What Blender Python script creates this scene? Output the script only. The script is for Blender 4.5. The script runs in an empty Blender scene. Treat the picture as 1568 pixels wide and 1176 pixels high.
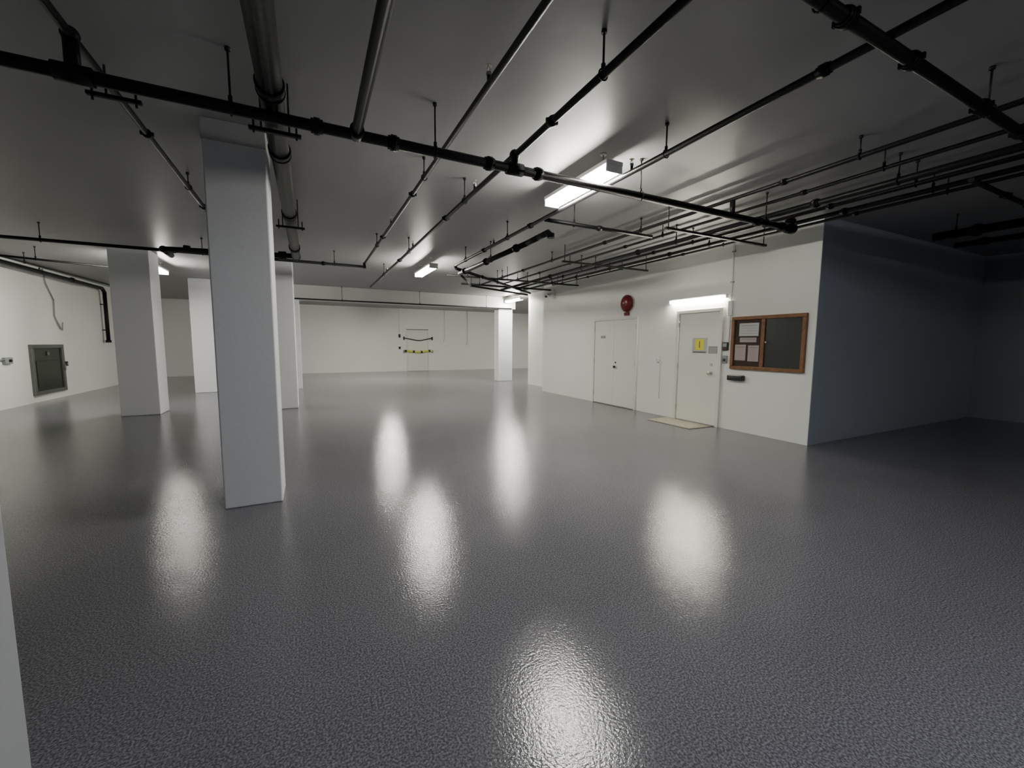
import bpy, bmesh, math, random
from mathutils import Matrix, Vector
random.seed(4)
H=3.24
# ---------------------------------------------------------------- materials
def nt(m):
    m.use_nodes=True
    return m.node_tree, m.node_tree.nodes, m.node_tree.links
def mat(name,col,rough=.5,metal=0,bump=0,bscale=40,var=0,vscale=3,spec=.5,coat=0,rvar=0):
    m=bpy.data.materials.new(name); t,n,l=nt(m)
    b=n['Principled BSDF']
    b.inputs['Base Color'].default_value=(*col,1); b.inputs['Roughness'].default_value=rough
    b.inputs['Metallic'].default_value=metal; b.inputs['Specular IOR Level'].default_value=spec
    b.inputs['Coat Weight'].default_value=coat
    tc=n.new('ShaderNodeTexCoord')
    if var or rvar:
        no=n.new('ShaderNodeTexNoise'); no.inputs['Scale'].default_value=vscale; no.inputs['Detail'].default_value=5
        l.new(tc.outputs['Object'],no.inputs['Vector'])
    if var:
        r=n.new('ShaderNodeValToRGB')
        r.color_ramp.elements[0].position=.3; r.color_ramp.elements[1].position=.7
        r.color_ramp.elements[0].color=(*[c*(1-var) for c in col],1)
        r.color_ramp.elements[1].color=(*[min(1,c*(1+var)) for c in col],1)
        l.new(no.outputs['Fac'],r.inputs['Fac']); l.new(r.outputs['Color'],b.inputs['Base Color'])
    if rvar:
        mr=n.new('ShaderNodeMapRange'); mr.inputs['To Min'].default_value=rough-rvar; mr.inputs['To Max'].default_value=rough+rvar
        l.new(no.outputs['Fac'],mr.inputs['Value']); l.new(mr.outputs['Result'],b.inputs['Roughness'])
    if bump:
        n2=n.new('ShaderNodeTexNoise'); n2.inputs['Scale'].default_value=bscale; n2.inputs['Detail'].default_value=4
        l.new(tc.outputs['Object'],n2.inputs['Vector'])
        bp=n.new('ShaderNodeBump'); bp.inputs['Strength'].default_value=bump; bp.inputs['Distance'].default_value=.01
        l.new(n2.outputs['Fac'],bp.inputs['Height']); l.new(bp.outputs['Normal'],b.inputs['Normal'])
    return m
def emis(name,col,s):
    m=bpy.data.materials.new(name); t,n,l=nt(m)
    b=n['Principled BSDF']; b.inputs['Base Color'].default_value=(*col,1)
    b.inputs['Emission Color'].default_value=(*col,1); b.inputs['Emission Strength'].default_value=s
    return m
M={}
M['wall']=mat('wall_paint',(.83,.84,.79),.45,bump=.12,bscale=30,var=.02,vscale=.8)
M['beam']=mat('beam_paint',(.58,.58,.56),.5,bump=.12,bscale=30,var=.02,vscale=.8)
M['wallshade']=mat('wall_shade_cool',(.50,.53,.56),.5,bump=.12,bscale=30,var=.03,vscale=.8)  # wall paint with the right bay's cool shade put into its colour
M['walldeepshade']=mat('wall_shade_deep',(.24,.255,.275),.5,bump=.12,bscale=30,var=.03,vscale=.8)  # darker wall copy: the east wall's deep shade is painted in
M['col']=mat('column_paint',(.74,.75,.78),.5,bump=.08,bscale=35)
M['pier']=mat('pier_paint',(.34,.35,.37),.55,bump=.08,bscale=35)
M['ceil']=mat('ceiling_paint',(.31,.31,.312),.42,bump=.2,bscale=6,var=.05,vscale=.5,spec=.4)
M['trimw']=mat('door_paint',(.80,.79,.72),.35)
M['frame']=mat('door_frame_paint',(.76,.76,.69),.35)
M['pipe']=mat('black_pipe',(.009,.009,.010),.42,metal=.0,bump=.15,bscale=60,spec=.22)
M['drain']=mat('cast_iron_pipe',(.014,.014,.014),.38,metal=.1,bump=.15,bscale=25,var=.3,vscale=4,spec=.3)
M['steel']=mat('galvanised_steel',(.35,.35,.34),.4,metal=.9)
M['dsteel']=mat('dark_steel',(.02,.02,.02),.5,metal=.3,spec=.3)
M['white']=mat('white_enamel',(.82,.82,.8),.35)
M['black']=mat('black_plastic',(.015,.015,.017),.4)
M['red']=mat('red_enamel',(.18,.010,.010),.3)
M['wood']=mat('oak_wood',(.20,.085,.03),.45,var=.25,vscale=14,bump=.1,bscale=60)
M['cork']=mat('cork_board',(.045,.028,.018),.8,var=.3,vscale=60)
M['felt']=mat('dark_felt',(.018,.021,.021),.25,var=.1,vscale=30)
M['paper']=mat('paper',(.50,.50,.49),.7)
M['pink']=mat('pink_paper',(.41,.33,.32),.7)
M['ink']=mat('ink',(.12,.12,.12),.7)
M['yellow']=mat('yellow_sign',(.80,.75,.02),.5)
M['tapeY']=mat('caution_tape_yellow',(.75,.78,.15),.4)
M['tapeK']=mat('caution_tape_black',(.02,.02,.02),.4)
M['grey']=mat('grey_plastic',(.30,.31,.31),.45)
M['cab']=mat('cabinet_metal',(.16,.17,.155),.4,metal=.5)
M['cabin']=mat('cabinet_glass',(.022,.028,.018),.2,var=.3,vscale=3)
M['mat']=mat('doormat_fibre',(.36,.34,.27),.9,bump=.5,bscale=150,var=.15,vscale=30)
M['brass']=mat('satin_metal',(.6,.58,.5),.3,metal=.9)
WARM=(1.0,.972,.865)
M['lamp']=emis('fluorescent_diffuser',WARM,62)
M['lamp2']=emis('bright_fluorescent_diffuser',WARM,105)
M['lampw']=emis('wall_fluorescent_diffuser',(1,.95,.80),58)
M['lampc']=emis('cool_diffuser',(.86,.92,1.0),52)
def floor_mat():
    m=bpy.data.materials.new('epoxy_floor'); t,n,l=nt(m); b=n['Principled BSDF']
    tc=n.new('ShaderNodeTexCoord')
    v=n.new('ShaderNodeTexNoise'); v.inputs['Scale'].default_value=85; v.inputs['Detail'].default_value=3; v.inputs['Roughness'].default_value=.5
    l.new(tc.outputs['Object'],v.inputs['Vector'])
    bp=n.new('ShaderNodeBump'); bp.inputs['Strength'].default_value=.145; bp.inputs['Distance'].default_value=.01
    l.new(v.outputs['Fac'],bp.inputs['Height']); l.new(bp.outputs['Normal'],b.inputs['Normal'])
    big=n.new('ShaderNodeTexNoise'); big.inputs['Scale'].default_value=.7; big.inputs['Detail'].default_value=4
    l.new(tc.outputs['Object'],big.inputs['Vector'])
    sp=n.new('ShaderNodeTexNoise'); sp.inputs['Scale'].default_value=120; sp.inputs['Detail'].default_value=2
    l.new(tc.outputs['Object'],sp.inputs['Vector'])
    r=n.new('ShaderNodeValToRGB'); e=r.color_ramp.elements
    e[0].position=.40; e[0].color=(.085,.083,.095,1); e[1].position=.70; e[1].color=(.26,.255,.285,1)
    l.new(sp.outputs['Fac'],r.inputs['Fac'])
    mx=n.new('ShaderNodeMix'); mx.data_type='RGBA'; mx.blend_type='MULTIPLY'; mx.inputs['Factor'].default_value=.3
    l.new(r.outputs['Color'],mx.inputs[6]); l.new(big.outputs['Fac'],mx.inputs[7]); l.new(mx.outputs[2],b.inputs['Base Color'])
    b.inputs['Roughness'].default_value=.13; b.inputs['Specular IOR Level'].default_value=.42
    return m
M['floor']=floor_mat()
# ---------------------------------------------------------------- mesh builder
class B:
    def __init__(s): s.bm=bmesh.new(); s.m=[]
    def mi(s,k):
        if k not in s.m: s.m.append(k)
        return s.m.index(k)
    def _tag(s,old,k,smooth=False):
        i=s.mi(k)
        for f in s.bm.faces:
            if f not in old: f.material_index=i; f.smooth=smooth
    def box(s,lo,hi,k,bev=0,seg=2):
        old=set(s.bm.faces)
        g=bmesh.ops.create_cube(s.bm,size=1)
        c=[(a+b)/2 for a,b in zip(lo,hi)]; d=[abs(b-a) for a,b in zip(lo,hi)]
        for v in g['verts']: v.co=Vector([c[i]+v.co[i]*d[i] for i in range(3)])
        if bev:
            es=set(e for v in g['verts'] for e in v.link_edges)
            bmesh.ops.bevel(s.bm,geom=list(es),offset=bev,segments=seg,affect='EDGES',profile=.5)
        s._tag(old,k); return s
    def cyl(s,a,b,r,k,seg=16,r2=None,smooth=True):
        old=set(s.bm.faces); a=Vector(a); b=Vector(b); d=b-a
        rot=d.to_track_quat('Z','Y').to_matrix().to_4x4()
        bmesh.ops.create_cone(s.bm,cap_ends=True,segments=seg,radius1=r,radius2=r if r2 is None else r2,depth=d.length,matrix=Matrix.Translation((a+b)/2)@rot)
        i=s.mi(k)
        for f in s.bm.faces:
            if f not in old: f.material_index=i; f.smooth=smooth and len(f.verts)==4
        return s
    def sph(s,c,r,k,sc=(1,1,1),seg=14):
        old=set(s.bm.faces)
        bmesh.ops.create_uvsphere(s.bm,u_segments=seg,v_segments=seg//2+2,radius=r,matrix=Matrix.Translation(c)@Matrix.Diagonal((*sc,1)))
        s._tag(old,k,True); return s
    def path(s,pts,r,k,seg=14):
        for i in range(len(pts)-1): s.cyl(pts[i],pts[i+1],r,k,seg)
        for p in pts[1:-1]: s.sph(p,r*1.0,k,seg=seg)
        return s
    def ring(s,c,axis,R,r,k,seg=18):
        ax=Vector(axis).normalized(); q=ax.to_track_quat('Z','Y')
        P=[Vector(c)+q@Vector((R*math.cos(2*math.pi*i/seg),R*math.sin(2*math.pi*i/seg),0)) for i in range(seg)]
        for i in range(seg): s.cyl(P[i],P[(i+1)%seg],r,k,6)
        return s
    def done(s,name,parent=None,origin=None):
        me=bpy.data.meshes.new(name); 
        if origin is not None: bmesh.ops.translate(s.bm,verts=s.bm.verts,vec=-Vector(origin))
        s.bm.to_mesh(me); s.bm.free()
        for k in s.m: me.materials.append(M[k])
        o=bpy.data.objects.new(name,me); bpy.context.scene.collection.objects.link(o)
        if origin is not None: o.location=origin
        if parent: o.parent=parent
        return o
# ---------------------------------------------------------------- shell
XL=-5.85; XR=6.45; YF=21.8; YB=-7.0
def wall(name,lo,hi,k='wall'): return B().box(lo,hi,k).done(name)
wall('floor',(XL-.2,YB-.2,-.2),(14.4,YF+.2,0),'floor')
wall('ceiling',(XL-.2,YB-.2,H),(14.4,YF+.2,H+.2),'ceil')
wall('wall_left',(XL-.2,YB,0),(XL,YF,H))
wall('wall_far',(XL-.2,YF,0),(14.2,YF+.2,H))
wall('wall_back',(XL-.2,YB-.2,0),(12.2,YB,H),'wallshade')
wall('wall_right',(XR,3.36,0),(XR+.2,10.95,H))
wall('wall_front_side',(XR+.2,3.36,0),(12.2,3.56,H),'wallshade')
wall('wall_corner_side',(XR+.002,3.352,0),(XR+.2,3.36,H),'wallshade')  # thin facing that carries the shade-toned colour onto the wall end
wall('wall_east',(12.2,YB-.2,0),(12.4,3.56,H),'walldeepshade')
wall('wall_return',(XR+.2,10.75,0),(7.1,10.95,H))
wall('wall_recess',(7.1,10.75,0),(7.3,13.1,H))
wall('wall_block_rear',(7.3,12.9,0),(14.2,13.1,H))
wall('wall_far_right',(14.2,12.9,0),(14.4,YF+.2,H))
B().box((-2.4,14.45,2.79),(7.25,14.95,H),'beam',.01).done('ceiling_beam')
# ---------------------------------------------------------------- columns
def column(x0,x1,y0,y1,band=True,top=H,k='col'):
    b=B().box((x0,y0,0),(x1,y1,top),k,.012,2)
    if band: b.box((x0-.003,y0-.003,top-.17),(x1+.003,y1+.003,top-.001),'ceil',.003,1)
    return b.done('column')
column(-.715,-.27,4.19,4.64)
column(-3.34,-2.73,10.42,11.0,False)
column(-.88,-.27,10.22,10.8,False)
column(-2.98,-2.4,14.45,14.95,False)
column(-.86,-.24,14.5,14.9,False,2.79)
column(6.55,7.15,14.5,14.9,False,2.79)
column(-1.25,-.795,1.19,1.64,False,H,'pier')
# ---------------------------------------------------------------- pipes
def coupling(b,c,ax,r):
    a=Vector(ax); c=Vector(c); w=.028+r*.25
    b.cyl(c-a*w,c+a*w,r*1.28,'pipe',18)
    b.cyl(c-a*w*.5,c+a*w*.5,r*1.48,'pipe',18)
    s=a.cross(Vector((0,0,1)))
    if s.length>.1:
        for q in(-1,1): b.box(tuple(c+s*q*r*1.55-Vector((.009,.009,.014))),tuple(c+s*q*r*1.55+Vector((.009,.009,.014))),'pipe')
def hanger(b,c,ax,r):
    b.ring(c,ax,r*1.12+.004,.005,'dsteel',14)
    b.cyl((c[0],c[1],c[2]+r),(c[0],c[1],H-.002),.0065,'dsteel',8)
    b.cyl((c[0],c[1],c[2]+r),(c[0],c[1],c[2]+r+.035),.013,'dsteel',6)
    b.cyl((c[0],c[1],H-.02),(c[0],c[1],H-.001),.016,'dsteel',8)
def head(b,c,r):
    x,y,z=c
    b.cyl((x,y,z),(x,y,z+r+.035),.012,'pipe',10); b.cyl((x,y,z+r+.03),(x,y,z+r+.05),.017,'steel',6)
    for s in(-1,1): b.cyl((x+s*.013,y,z+r+.05),(x+s*.004,y,z+r+.085),.003,'brass',6)
    b.cyl((x,y,z+r+.085),(x,y,z+r+.088),.022,'brass',14)
def pipe(name,a,c,r,coup=(),hang=(),heads=(),k='pipe',flange=False):
    b=B(); a=Vector(a); c=Vector(c); d=(c-a).normalized()
    b.cyl(a,c,r,k,20)
    ax=0 if abs(d.x)>abs(d.y) else 1
    P=lambda t: a+(c-a)*((t-a[ax])/(c[ax]-a[ax]))
    for t in coup: coupling(b,P(t),d,r)
    for t in hang: hanger(b,P(t),d,r)
    for t in heads: head(b,P(t),r)
    return b
ZM=2.89; YM=3.18
b=pipe('m',(XL,YM,ZM),(5.37,YM,ZM),.036,coup=(-3.3,-1.9,.1,.60,1.35,1.8,4.75,5.2),hang=(-4.5,-2.6,-.38,.91,2.95,4.9))
b.cyl((5.33,YM,ZM),(5.44,YM,ZM),.062,'pipe',20); b.cyl((5.385,YM,ZM),(5.385,YM,ZM+.12),.045,'pipe',18); b.cyl((5.385,YM,ZM+.06),(5.385,YM,ZM+.1),.06,'pipe',18)
b.cyl((-1.09,YM,ZM),(-1.09,YM,3.09),.034,'pipe',16); b.cyl((-1.17,YM,ZM),(-1.01,YM,ZM),.048,'pipe',16)
b.cyl((1.58,YM,ZM),(1.58,YM,3.0),.032,'pipe',16); b.cyl((1.51,YM,ZM),(1.65,YM,ZM),.05,'pipe',16)
b.sph((1.58,YM,3.0),.045,'pipe'); b.sph((-1.09,YM,3.09),.042,'pipe')
b.cyl((.345,YM-.09,ZM),(.345,YM,ZM),.047,'pipe',16)
b.cyl((4.30,YM,ZM),(4.30,YM,3.05),.028,'pipe',14)
b.done('sprinkler_main_pipe')
pipe('A',(.345,YB,ZM),(.345,YM-.02,ZM),.034,coup=(-2.5,),hang=(-4,-1)).done('sprinkler_branch_pipe')
pipe('B',(1.06,YB,3.05),(1.06,8.9,3.05),.021,coup=(4.6,6.6),hang=(.5,4.1,7.2),heads=(2.5,5.9)).done('sprinkler_branch_pipe')
pipe('C',(1.58,YB,3.0),(1.58,12.1,3.0),.024,coup=(2.6,5.1,8.0),hang=(-.5,2.04,4.4,7.2,9.8),heads=(1.45,4.1,6.9,9.4)).done('sprinkler_branch_pipe')
pipe('D',(2.67,YB,3.0),(2.67,8.0,3.0),.024,coup=(1.45,4.9,6.5),hang=(2.6,5.6,7.4),heads=(3.0,6.1)).done('sprinkler_branch_pipe')
pipe('G',(-1.09,YB,3.09),(-1.09,8.9,3.09),.022,coup=(2.6,4.35,6.3),hang=(1.0,5.6,7.6),heads=(2.3,)).done('sprinkler_branch_pipe')
pipe('M2',(-1.5,1.17,2.97),(12.1,1.17,2.97),.030,coup=(2.3,2.95,3.9,4.6,5.1),hang=(2.1,4.0,7.5,9.5)).done('sprinkler_main_pipe')
b=pipe('M3',(XL,8.9,2.98),(1.06,8.9,2.98),.027,coup=(-4.4,-2.0,.3),hang=(-5,-3.6,-1.6,.5)); b.cyl((1.06,8.9,2.95),(1.06,8.9,3.06),.03,'pipe'); b.done('sprinkler_main_pipe')
pipe('M4',(2.67,4.52,2.98),(4.43,4.52,2.98),.024,coup=(3.5,),hang=(3.1,)).done('sprinkler_branch_pipe')
for x,z,r,y1,nm in((4.3,3.07,.021,11.0,'sprinkler_branch_pipe'),(4.72,3.05,.018,10.2,'conduit'),(5.0,2.99,.032,10.9,'water_pipe'),(5.35,3.02,.022,10.4,'conduit'),(5.72,3.03,.026,10.9,'water_pipe'),(6.05,3.06,.018,9.8,'conduit')):
    pipe(nm,(x,YB,z),(x,y1,z),r,coup=(2.2+x*.1,5.4,8.2),hang=(-3,2.0,4.6,7.0,9.3)).done(nm)
for y in(4.0,6.4,8.8):
    b=B(); b.box((4.15,y-.02,2.925),(6.2,y+.02,2.955),'dsteel')
    for x in(4.2,6.15): b.cyl((x,y,2.92),(x,y,H-.001),.007,'dsteel',8)
    b.done('pipe_trapeze_hanger')
pipe('s',(5.35,1.62,2.93),(7.6,1.62,2.93),.022,coup=(6.2,),hang=(6.8,)).done('sprinkler_branch_pipe')
b=pipe('h',(7.95,YB,2.98),(7.95,2.72,2.98),.055,coup=(2.3,),hang=(.5,2.5)); b.done('drain_pipe')
pipe('h2',(8.6,YB,2.93),(8.6,2.7,2.93),.04,coup=(2.4,),hang=(2.0,)).done('drain_pipe')
b=B(); b.path([(2.86,8.3,2.90),(2.98,5.55,2.95),(3.02,5.3,2.98),(3.03,5.05,2.99),(3.03,4.98,2.93)],.042,'pipe',18)
for y in(8.0,7.0,5.9): coupling(b,(2.86+(8.3-y)*.0436,y,2.90+(8.3-y)*.018),(0,1,0),.042)
b.cyl((3.03,4.97,2.90),(3.03,4.97,2.96),.052,'pipe'); 
hanger(b,(2.92,6.8,2.93),(0,1,0),.042); b.done('drain_pipe')
b=B(); b.path([(2.67,8.0,3.0),(2.75,8.2,2.98),(5.0,10.0,2.94),(5.9,10.8,2.94)],.03,'pipe'); coupling(b,(3.6,8.88,2.965),Vector((.78,.62,0)),.03)
hanger(b,(4.2,9.36,2.955),(.78,.62,0),.03); b.done('sprinkler_branch_pipe')
b=B(); b.path([(2.86,8.3,2.90),(3.6,9.6,2.86),(5.7,10.6,2.86)],.024,'pipe'); hanger(b,(3.6,9.6,2.86),(0,1,0),.024); b.done('conduit')
pipe('x1',(2.9,9.3,3.02),(6.3,9.3,3.02),.02,hang=(3.4,5.9)).done('conduit')
pipe('x2',(3.6,10.3,3.0),(6.3,10.3,3.0),.024,hang=(4.1,)).done('water_pipe')
pipe('x3',(-.4,14.38,2.80),(7.05,14.38,2.80),.022,hang=(1,3.5,6)).done('sprinkler_branch_pipe')
b=B(); XD=-.155
b.cyl((XD,YB,3.03),(XD,8.35,2.97),.07,'drain',24)
zd=lambda y:3.03+(y-YB)/(8.35-YB)*-.06
for y in(-3,.2,2.15,3.02,3.95,5.7,7.6):
    b.cyl((XD,y-.05,zd(y)),(XD,y+.05,zd(y)),.078,'drain',24)
    for q in(-.04,.04): b.cyl((XD,y+q-.006,zd(y)),(XD,y+q+.006,zd(y)),.082,'dsteel',24)
b.sph((XD,8.35,2.97),.082,'drain')
b.cyl((XD,8.35,2.97),(-2.0,8.35,2.90),.045,'pipe',18)
b.cyl((-.3,8.35,2.965),(-.42,8.35,2.96),.07,'pipe',18)
for x in(-1.0,-1.7): b.cyl((x-.04,8.35,2.935),(x+.04,8.35,2.93),.058,'pipe',18)
b.cyl((-2.0,8.35,2.90),(-2.0,8.75,2.88),.045,'pipe',18); b.sph((-2.0,8.35,2.90),.055,'pipe')
for y in(3.42,6.0,1.0):
    z=zd(y)-.075
    b.box((XD-.16,y-.015,z-.025),(XD+.16,y+.015,z),'dsteel',.003,1)
    for q in(-.13,.13): b.cyl((XD+q,y,z-.04),(XD+q,y,z+.07),.007,'dsteel',8)
    for q in(-.085,.085): b.cyl((XD+q,y,z),(XD+q,y,H-.001),.006,'dsteel',8)
b.done('drain_pipe')
b=B(); b.box((-1.23,3.72,3.035),(-.95,3.75,3.06),'dsteel',.003,1)
for q in(-1.2,-.98): b.cyl((q,3.735,3.01),(q,3.735,3.10),.007,'dsteel',8)
b.cyl((-1.13,3.735,3.04),(-1.13,3.735,H-.001),.007,'dsteel',8)
b.done('pipe_trapeze_hanger')
b=B(); b.path([(XL+.12,5.0,3.12),(XL+.12,17.3,3.10),(XL+.12,17.45,3.0),(XL+.12,17.45,1.45)],.05,'pipe')
for y in(8,12,15.5): coupling(b,(XL+.12,y,3.115),(0,1,0),.045)
for z in(2.6,1.8): b.box((XL,17.41,z),(XL+.12,17.49,z+.03),'dsteel')
for y in(7,10.5,14): hanger(b,(XL+.12,y,3.115),(0,1,0),.045)
b.cyl((XL+.12,17.45,1.5),(XL+.12,17.45,1.42),.07,'pipe'); b.done('drain_pipe')
pipe('x4',(XL,10.6,3.0),(-3.6,11.6,3.0),.02,hang=(-4.6,)).done('conduit')
pipe('x5',(XL+.5,6.0,3.04),(XL+.9,16.3,3.04),.018,hang=(8,12)).done('conduit')
b=B(); pts=[(XL+.03,14.35,3.23),(XL+.03,14.42,2.9),(XL+.03,14.72,2.5),(XL+.03,14.68,2.1),(XL+.03,14.9,1.8),(XL+.03,15.0,1.75),(XL+.03,15.05,1.95)]
b.path(pts,.014,'grey',8); b.done('wall_cable')
# ---------------------------------------------------------------- lamps
def fixture(x,y0,y1,z=3.02,k='lamp'):
    w=.085; b=B()
    b.box((x-w-.012,y0-.02,z+.03),(x+w+.012,y1+.02,z+.07),'white',.006,2)
    b.box((x-w-.006,y0-.02,z-.035),(x+w+.006,y0,z+.03),'white',.004,1)
    b.box((x-w-.006,y1,z-.035),(x+w+.006,y1+.02,z+.03),'white',.004,1)
    b.box((x-w,y0+.001,z-.03),(x+w,y1-.001,z+.029),k,.02,3)
    if z<3.1:
        for y in(y0+.15,y1-.15):
            b.cyl((x,y,z+.07),(x,y,H-.001),.006,'steel',8); b.cyl((x,y,H-.012),(x,y,H-.001),.03,'white',12)
    return b.done('ceiling_light')
fixture(2.56,3.12,4.18,3.05)
fixture(2.36,8.5,9.75,3.03)
fixture(-2.95,11.1,12.2,3.03)
fixture(6.85,13.15,14.35,3.05)
fixture(2.9,16.3,17.5,3.165,'lamp2')
fixture(1.9,-2.4,-1.2,3.05,'lampc')
fixture(11.4,16.3,17.5,3.165)
b=B()
b.box((XR-.055,4.76,2.298),(XR,5.98,2.325),'white',.005,2)
b.box((XR-.06,4.74,2.25),(XR-.005,4.765,2.32),'white',.004,1); b.box((XR-.06,5.975,2.25),(XR-.005,6.0,2.32),'white',.004,1)
b.box((XR-.065,4.80,2.265),(XR-.015,5.94,2.297),'lampw',.010,3)
b.done('wall_light')
# ---------------------------------------------------------------- right wall things (facing -X)
def wbox(b,y0,y1,z0,z1,k,d0=0,d1=.02,bev=.003): return b.box((XR-d1,min(y0,y1),z0),(XR-d0,max(y0,y1),z1),k,bev,1)
b=B(); y0,y1,t=4.86,5.74,2.04
wbox(b,y0-.06,y0,0,t+.06,'frame',0,.045); wbox(b,y1,y1+.06,0,t+.06,'frame',0,.045); wbox(b,y0,y1,t,t+.06,'frame',0,.045)
wbox(b,y0+.006,y1-.006,.015,t-.006,'trimw',0,.022)
wbox(b,y0,y1,0,.015,'steel',0,.05)
wbox(b,y0,y0+.006,0.015,t,'ink',0,.012,0); wbox(b,y1-.006,y1,.015,t,'ink',0,.012,0); wbox(b,y0,y1,t-.006,t,'ink',0,.012,0)
for z in(.2,1.0,1.8): b.cyl((XR-.035,y1,z),(XR-.035,y1,z+.1),.012,'brass',10)
b.cyl((XR-.02,5.0,.95),(XR-.032,5.0,.95),.033,'brass',18); b.cyl((XR-.03,5.0,.95),(XR-.07,5.0,.95),.012,'brass',12); b.sph((XR-.085,5.0,.95),.03,'brass')
b.cyl((XR-.02,5.0,1.1),(XR-.035,5.0,1.1),.026,'brass',18)
wbox(b,5.1,5.42,1.30,1.58,'paper',.022,.026,0); wbox(b,5.17,5.35,1.36,1.56,'yellow',.026,.028,0); wbox(b,5.25,5.27,1.40,1.52,'ink',.028,.029,0); wbox(b,5.12,5.4,1.31,1.33,'ink',.026,.028,0)
wbox(b,4.89,5.07,1.30,1.43,'grey',.022,.027,0)
for i in range(3): wbox(b,4.91,5.05,1.325+i*.03,1.332+i*.03,'paper',.027,.028,0)
b.done('door_1')
b=B(); y0,y1,t=6.92,8.36,2.02
wbox(b,y0-.05,y0,0,t+.05,'frame',0,.035); wbox(b,y1,y1+.05,0,t+.05,'frame',0,.035); wbox(b,y0,y1,t,t+.05,'frame',0,.035)
wbox(b,y0,y1,0.0,t,'grey',0,.004,0)
wbox(b,y0+.006,7.637,.015,t-.006,'trimw',0,.02); wbox(b,7.641,y1-.006,.015,t-.006,'trimw',0,.02)
for z in(.2,1.0,1.8):
    for y in(y0,y1): b.cyl((XR-.028,y,z),(XR-.028,y,z+.09),.01,'brass',8)
b.cyl((XR-.02,7.56,.93),(XR-.06,7.56,.93),.012,'brass',10); b.box((XR-.075,7.53,.90),(XR-.055,7.59,.96),'dsteel',.008,2); b.cyl((XR-.02,7.56,1.03),(XR-.03,7.56,1.03),.02,'dsteel',12)
wbox(b,7.95,8.12,1.60,1.66,'grey',.02,.03)
b.done('door_2')
b=B(); c=Vector((XR,7.22,2.37))
b.cyl(c,c-Vector((.04,0,0)),.07,'red'); b.cyl(c-Vector((.03,0,0)),c-Vector((.06,0,0)),.185,'red',32); b.cyl(c-Vector((.06,0,0)),c-Vector((.10,0,0)),.185,'red',32,.13)
b.sph(c-Vector((.10,0,0)),.13,'red',(.25,1,1),24); b.cyl(c-Vector((.12,0,0)),c-Vector((.145,0,0)),.02,'brass',10)
b.box((XR-.06,7.16,2.10),(XR,7.28,2.17),'red',.006,2); b.box((XR-.03,7.19,2.17),(XR,7.25,2.24),'red',.004,1); b.done('fire_alarm_bell')
b=B(); b.box((XR-.05,10.3,2.86),(XR,10.5,3.02),'white',.01,2); b.cyl((XR-.04,10.4,2.92),(XR-.2,10.36,2.86),.016,'white',10)
b.cyl((XR-.13,10.40,2.86),(XR-.36,10.2,2.80),.045,'white',18); b.cyl((XR-.355,10.205,2.80),(XR-.375,10.19,2.795),.036,'black',18); b.sph((XR-.2,10.36,2.87),.03,'black'); b.done('security_camera')
b=B(); y0,y1,z0,z1=3.46,4.63,1.05,1.92; f=.055
wbox(b,y0,y1,z0,z0+f,'wood',0,.05,.006); wbox(b,y0,y1,z1-f,z1,'wood',0,.05,.006); wbox(b,y0,y0+f,z0+f,z1-f,'wood',0,.05,.006); wbox(b,y1-f,y1,z0+f,z1-f,'wood',0,.05,.006); wbox(b,4.06,4.12,z0+f,z1-f,'wood',0,.045,.005)
wbox(b,4.12,y1-f,z0+f,z1-f,'cork',0,.02,0); wbox(b,y0+f,4.06,z0+f,z1-f,'felt',0,.024,0)
def paper(ya,yb,za,zb,k='paper',lines=4):
    wbox(b,ya,yb,za,zb,k,.02,.023,0)
    for i in range(lines):
        z=zb-(i+1)*(zb-za)/(lines+1); wbox(b,ya+.025,yb-.03,z-.003,z+.003,'ink' if i==0 else 'grey',.023,.0235,0)
paper(4.17,4.50,1.60,1.81,'paper',4); paper(4.20,4.48,1.50,1.575,'pink',2); paper(4.37,4.56,1.20,1.46,'pink',6); paper(4.15,4.33,1.19,1.45,'pink',6)
b.cyl((XR-.05,4.03,1.5),(XR-.058,4.03,1.5),.012,'brass',10); b.done('bulletin_board')
b=B(); wbox(b,4.36,4.64,.86,.95,'black',0,.09,.012); wbox(b,4.40,4.60,.885,.91,'dsteel',.09,.1,.004); b.done('wall_card_tray')
b=B(); wbox(b,4.69,4.79,1.36,1.50,'black',0,.04,.008); wbox(b,4.705,4.775,1.42,1.48,'grey',.04,.045,.002); wbox(b,4.72,4.76,1.385,1.40,'red',.04,.045,0); b.done('door_access_keypad')
b=B(); wbox(b,4.70,4.78,1.14,1.27,'grey',0,.035,.006); wbox(b,4.715,4.765,1.17,1.22,'black',.035,.042,.002); b.done('light_switch')
b=B(); b.path([(XR-.02,4.68,3.235),(XR-.02,4.68,1.50)],.011,'white',10); b.box((XR-.05,4.64,1.95),(XR,4.72,2.2),'white',.006,1)
for z in(3.0,2.5): b.box((XR-.034,4.655,z),(XR,4.705,z+.02),'steel')
b.done('wall_conduit')
b=B(); wbox(b,6.2,6.23,.35,1.22,'trimw',0,.02); b.cyl((XR-.02,6.22,1.13),(XR-.06,6.22,1.13),.01,'brass',10); b.path([(XR-.06,6.26,1.16),(XR-.06,6.2,1.13),(XR-.06,6.2,1.08)],.009,'brass',8); b.box((XR-.03,6.26,1.09),(XR,6.32,1.16),'white',.006,1); b.done('wall_hose_valve')
b=B(); b.box((5.84,4.9,0),(6.38,5.9,.012),'mat',.004,1); b.box((5.88,4.94,.011),(6.34,5.86,.015),'mat',.001,1); b.done('doormat')
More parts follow.
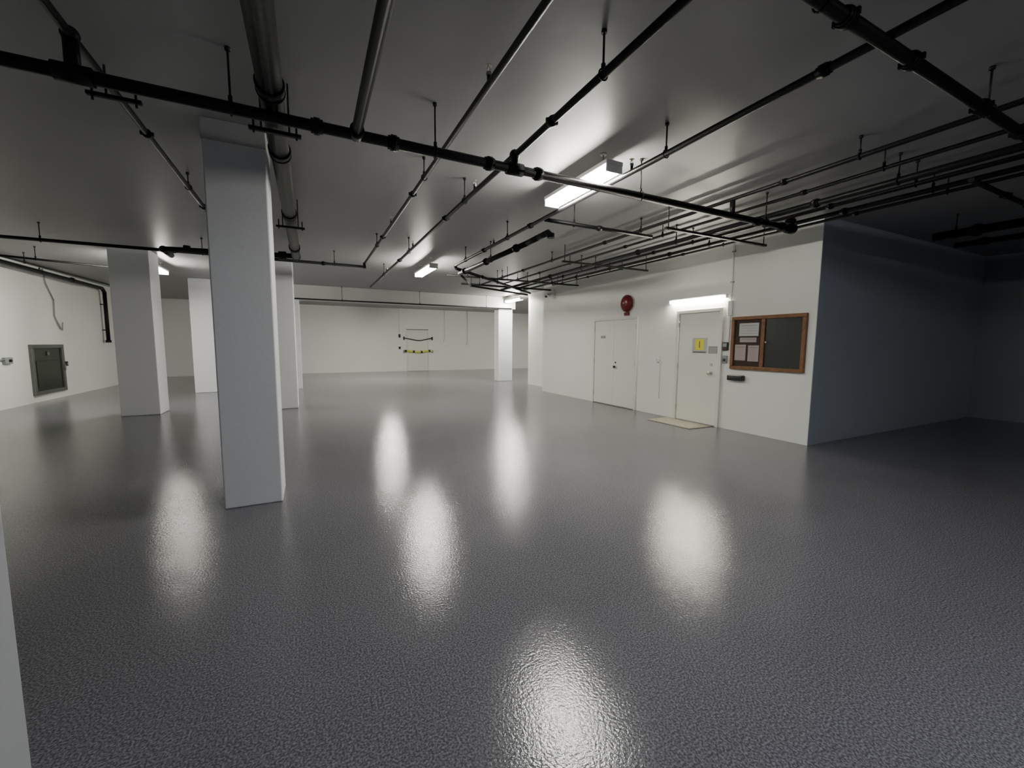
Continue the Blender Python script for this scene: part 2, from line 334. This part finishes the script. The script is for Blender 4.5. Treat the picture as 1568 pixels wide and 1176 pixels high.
# ---------------------------------------------------------------- left wall things
b=B(); x=XL; y0,y1,z0,z1=13.5,14.9,.17,1.37; f=.09
for lo,hi in(((x,y0,z0),(x+.06,y1,z0+f)),((x,y0,z1-f),(x+.06,y1,z1)),((x,y0,z0+f),(x+.06,y0+f,z1-f)),((x,y1-f,z0+f),(x+.06,y1,z1-f))): b.box(lo,hi,'cab',.006,1)
b.box((x,y0+f,z0+f),(x+.025,y1-f,z1-f),'cabin',0); b.box((x+.025,y0+f+.1,z0+f+.08),(x+.035,y1-f-.1,z1-f-.3),'cabin',.004,1); b.cyl((x+.03,14.2,1.15),(x+.05,14.2,1.15),.05,'cab',16)
b.box((x+.06,y1-.08,.7),(x+.085,y1-.03,.85),'steel',.004,1); b.done('electrical_cabinet')
b=B(); b.box((x,14.98,.8),(x+.05,15.08,.92),'black',.006,1); b.box((x+.05,15.01,.84),(x+.06,15.05,.88),'grey'); b.done('light_switch')
b=B(); b.box((x,12.55,.96),(x+.06,12.8,1.1),'grey',.01,2); b.cyl((x+.03,12.55,1.05),(x+.03,12.3,1.05),.02,'grey',10); b.cyl((x+.06,12.68,1.03),(x+.09,12.68,1.03),.03,'dsteel',12); b.done('wall_outlet_box')
# ---------------------------------------------------------------- far wall things
b=B(); y=YF; x0,x1=4.62,5.68
for lo,hi in(((x0-.05,y-.04,0),(x0,y,2.1)),((x1,y-.04,0),(x1+.05,y,2.1)),((x0,y-.04,2.05),(x1,y,2.1))): b.box(lo,hi,'frame',.004,1)
b.box((x0+.01,y-.02,.01),(x1-.01,y,2.04),'trimw',.004,1); b.cyl((x0+.1,y-.02,.95),(x0+.1,y-.08,.95),.03,'brass',12)
b.box((x0-.05,y-.05,2.15),(x1+.05,y,2.2),'grey',.004,1)
b.done('door_3')
b=B(); N=14
for (k,za,sag,w) in(('tapeK',1.72,.10,.05),('tapeY',1.05,.04,.13)):
    for i in range(N):
        u=i/N; u2=(i+1)/N
        f=lambda q: (4.45+1.45*q, za-sag*4*q*(1-q)+.02*math.sin(9*q))
        (xa,z1_),(xb,z2_)=f(u),f(u2)
        kk=k if k=='tapeK' else ('tapeY' if i%4 else 'tapeK')
        b.cyl((xa,y-.07,z1_),(xb+.01,y-.07,z2_),w*.5,kk,6)
for xx in(4.43,5.92): b.box((xx-.04,y-.1,.95),(xx+.04,y,1.1),'grey',.01,1); b.box((xx-.03,y-.1,1.63),(xx+.03,y,1.80),'black',.01,1)
b.done('caution_tape')
b=B(); b.box((4.16,y-.06,1.75),(4.26,y,1.92),'black',.008,1); b.box((4.16,y-.05,1.15),(4.26,y,1.28),'black',.008,1); b.path([(4.21,y-.02,1.95),(4.21,y-.02,3.23)],.012,'white',8); b.done('fire_alarm_pull_station')
for xx,z0 in((6.62,1.7),(7.93,1.5)):
    b=B(); b.path([(xx,y-.03,3.235),(xx,y-.03,z0)],.014,'white',8); b.box((xx-.05,y-.06,z0-.12),(xx+.05,y,z0),'white',.006,1); b.done('wall_conduit')
# ---------------------------------------------------------------- world, camera, colour
w=bpy.data.worlds.new('world'); bpy.context.scene.world=w; w.use_nodes=True
w.node_tree.nodes['Background'].inputs[0].default_value=(.5,.6,.7,1); w.node_tree.nodes['Background'].inputs[1].default_value=.05
cd=bpy.data.cameras.new('camera'); cam=bpy.data.objects.new('camera',cd); bpy.context.scene.collection.objects.link(cam)
cd.sensor_fit='HORIZONTAL'; cd.sensor_width=36; cd.lens=627.8/1568*36; cd.clip_start=.02
R=Matrix.Rotation(-math.radians(26.23),4,'Z')@Matrix.Rotation(math.pi/2-math.radians(5.58),4,'X')@Matrix.Rotation(math.radians(.33),4,'Z')
cam.matrix_world=Matrix.Translation((0,0,1.45))@R
bpy.context.scene.camera=cam
vs=bpy.context.scene.view_settings; vs.view_transform='AgX'; vs.look='None'; vs.exposure=1.62
